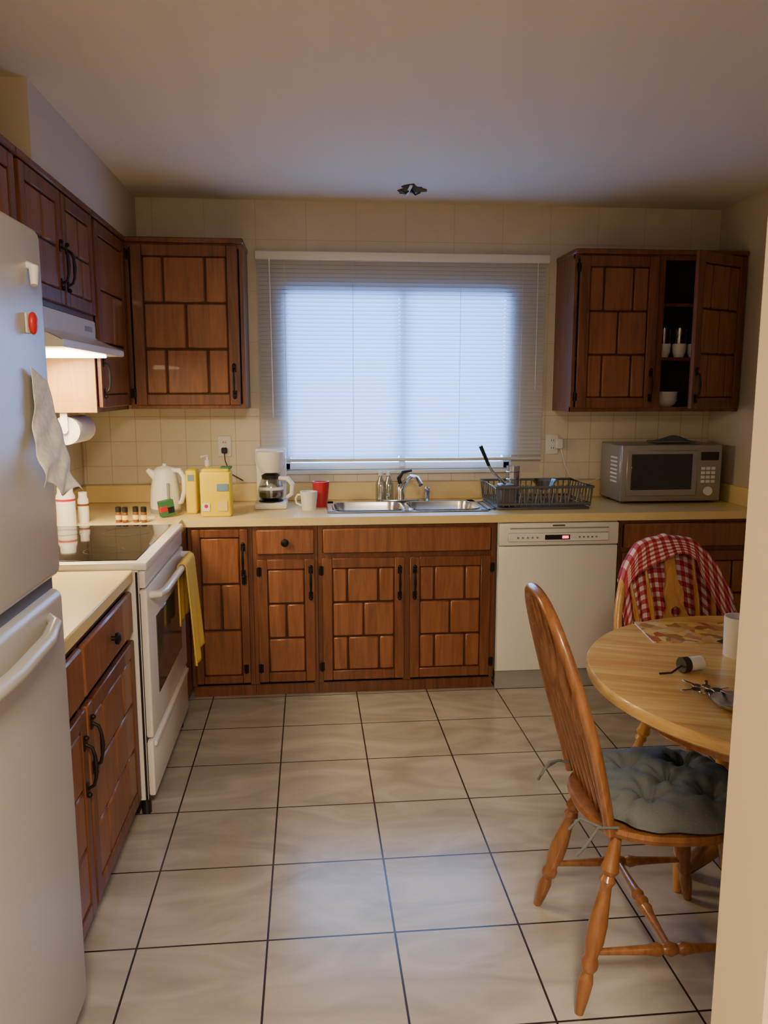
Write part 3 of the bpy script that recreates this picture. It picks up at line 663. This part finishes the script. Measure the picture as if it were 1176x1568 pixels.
chair('dining_chair',M2,OAK,True,H2)
# cushion
tufts=[(0,0),(.085,.08),(-.085,.08),(.085,-.08),(-.085,-.08)]
def cushion(M):
    bm=bmesh.new(); nr,na=26,84; T=[];Bt=[]
    for side,L in ((1,T),(-1,Bt)):
        for i in range(nr+1):
            rr=i/nr; ring=[]
            for j in range(na):
                a=2*PI*j/na; c,s_=math.cos(a),math.sin(a)
                R=.21*(1+.02*math.sin(9*a)+.012*math.sin(17*a+1)); x=R*rr*math.copysign(abs(c)**.75,c); y=R*rr*math.copysign(abs(s_)**.75,s_)
                hgt=.060*(1-rr**4)**.5 if rr<1 else 0
                dd=0
                for tx,ty in tufts:
                    d2=(x-tx)**2+(y-ty)**2; th=math.atan2(y-ty,x-tx)
                    dd+=.040*math.exp(-d2/.0010)+.013*math.exp(-d2/.005)*(1+math.cos(7*th+tx*20))*.6
                edge=.007*math.sin(22*a)*rr**3
                z=(hgt-dd+edge*(1-rr**8)) if side>0 else -(.014*(1-rr**4)**.5 if rr<1 else 0)
                if side>0 and rr<1: z=max(z,.0)
                ring.append((x,y,z))
            L.append(ring)
    VT=[[bm.verts.new(p) for p in r] for r in T]; VB=[[bm.verts.new(p) for p in r] for r in Bt[:-1]]+[VT[-1]]
    for V in (VT,VB):
        for i in range(nr):
            for j in range(na):
                bm.faces.new((V[i][j],V[i][(j+1)%na],V[i+1][(j+1)%na],V[i+1][j]))
    bmesh.ops.remove_doubles(bm,verts=bm.verts[:],dist=.00005); bmesh.ops.recalc_face_normals(bm,faces=bm.faces[:])
    B_=B('seat_cushion'); B_.add(bm,CUSH)
    for tx,ty in tufts: B_.sph((tx,ty,.018),.009,CUSH,sc=(1,1,.4))
    for sx in (-1,1):
        B_.tube([(sx*.17,-.19,-.002),(sx*.18,-.245,.005),(sx*.20,-.28,-.03),(sx*.19,-.30,-.06)],.004,CUSH,6); B_.tube([(sx*.18,-.235,.005),(sx*.15,-.28,.015),(sx*.14,-.305,-.02)],.004,CUSH,6)
    return B_.done(False,ang=80,M=M)
cushion(M1@Matrix.Translation((.014,.04,SZ+.0155)))
# gingham cloth over far chair
def gcf(u,v):
    x=-.215+.41*u
    T=H2.hz(max(-.21,min(.21,x)))+.019
    rip=.010*math.sin(u*26)+.006*math.sin(u*47+1)
    fl=.045+.03*math.sin(u*5.0+1)**2+(.13*(1-u/.3)**.7 if u<.3 else 0)
    if v<.6:
        q=1-v/.6; z=T-q*(.34+.03*math.sin(u*5)); return Vector((x*(1-.10*q),H2.by(z)-.030-abs(rip)*q*1.5,z))
    if v<.7:
        a=PI*(v-.6)/.1; return Vector((x,H2.by(T)-.003-.027*math.cos(a),T+.012*math.sin(a)+.3*rip))
    q=(v-.7)/.3; z=T-q*fl; return Vector((x+.01*q*math.sin(u*9),H2.by(z)+.026+.4*abs(rip)+.008*q,z))
surf('gingham_tablecloth',gcf,70,70,GING,uvs=(13,17),thick=.003,M=M2)

# ------------------------------------------------------------------ lights
def area(name,loc,rot,size,power,col,sy=None,spread=None):
    l=bpy.data.lights.new(name,'AREA'); l.energy=power; l.color=col; l.size=size
    if sy: l.shape='RECTANGLE'; l.size_y=sy
    if spread: l.spread=math.radians(spread)
    o=bpy.data.objects.new(name,l); COL.objects.link(o); o.location=loc; o.rotation_euler=rot; return o
area('hall_ceiling_light',(.15,-.5,2.45),(0,0,0),.5,122,(1,.82,.58))
area('range_hood_lamp',(-1.0,3.22,1.68),(0,math.radians(-12),0),.28,25,(1,.74,.38),sy=.48)
area('window_daylight',(.51,5.3,1.62),(math.radians(-90),0,0),1.7,72,(.30,.54,1),1.4,spread=90)
w=bpy.data.worlds.new('World'); S.world=w; w.use_nodes=True; bg=w.node_tree.nodes['Background']
bg.inputs[0].default_value=(.30,.54,1,1); bg.inputs[1].default_value=2.2
# ------------------------------------------------------------------ camera
cam=bpy.data.cameras.new('camera'); cam.sensor_fit='HORIZONTAL'; cam.sensor_width=36; cam.lens=1215/1176*36; cam.clip_start=.05
co=bpy.data.objects.new('camera',cam); COL.objects.link(co); co.location=(0,0,1.555)
co.rotation_euler=(math.radians(90-8.795),0,math.radians(-5.389)); S.camera=co
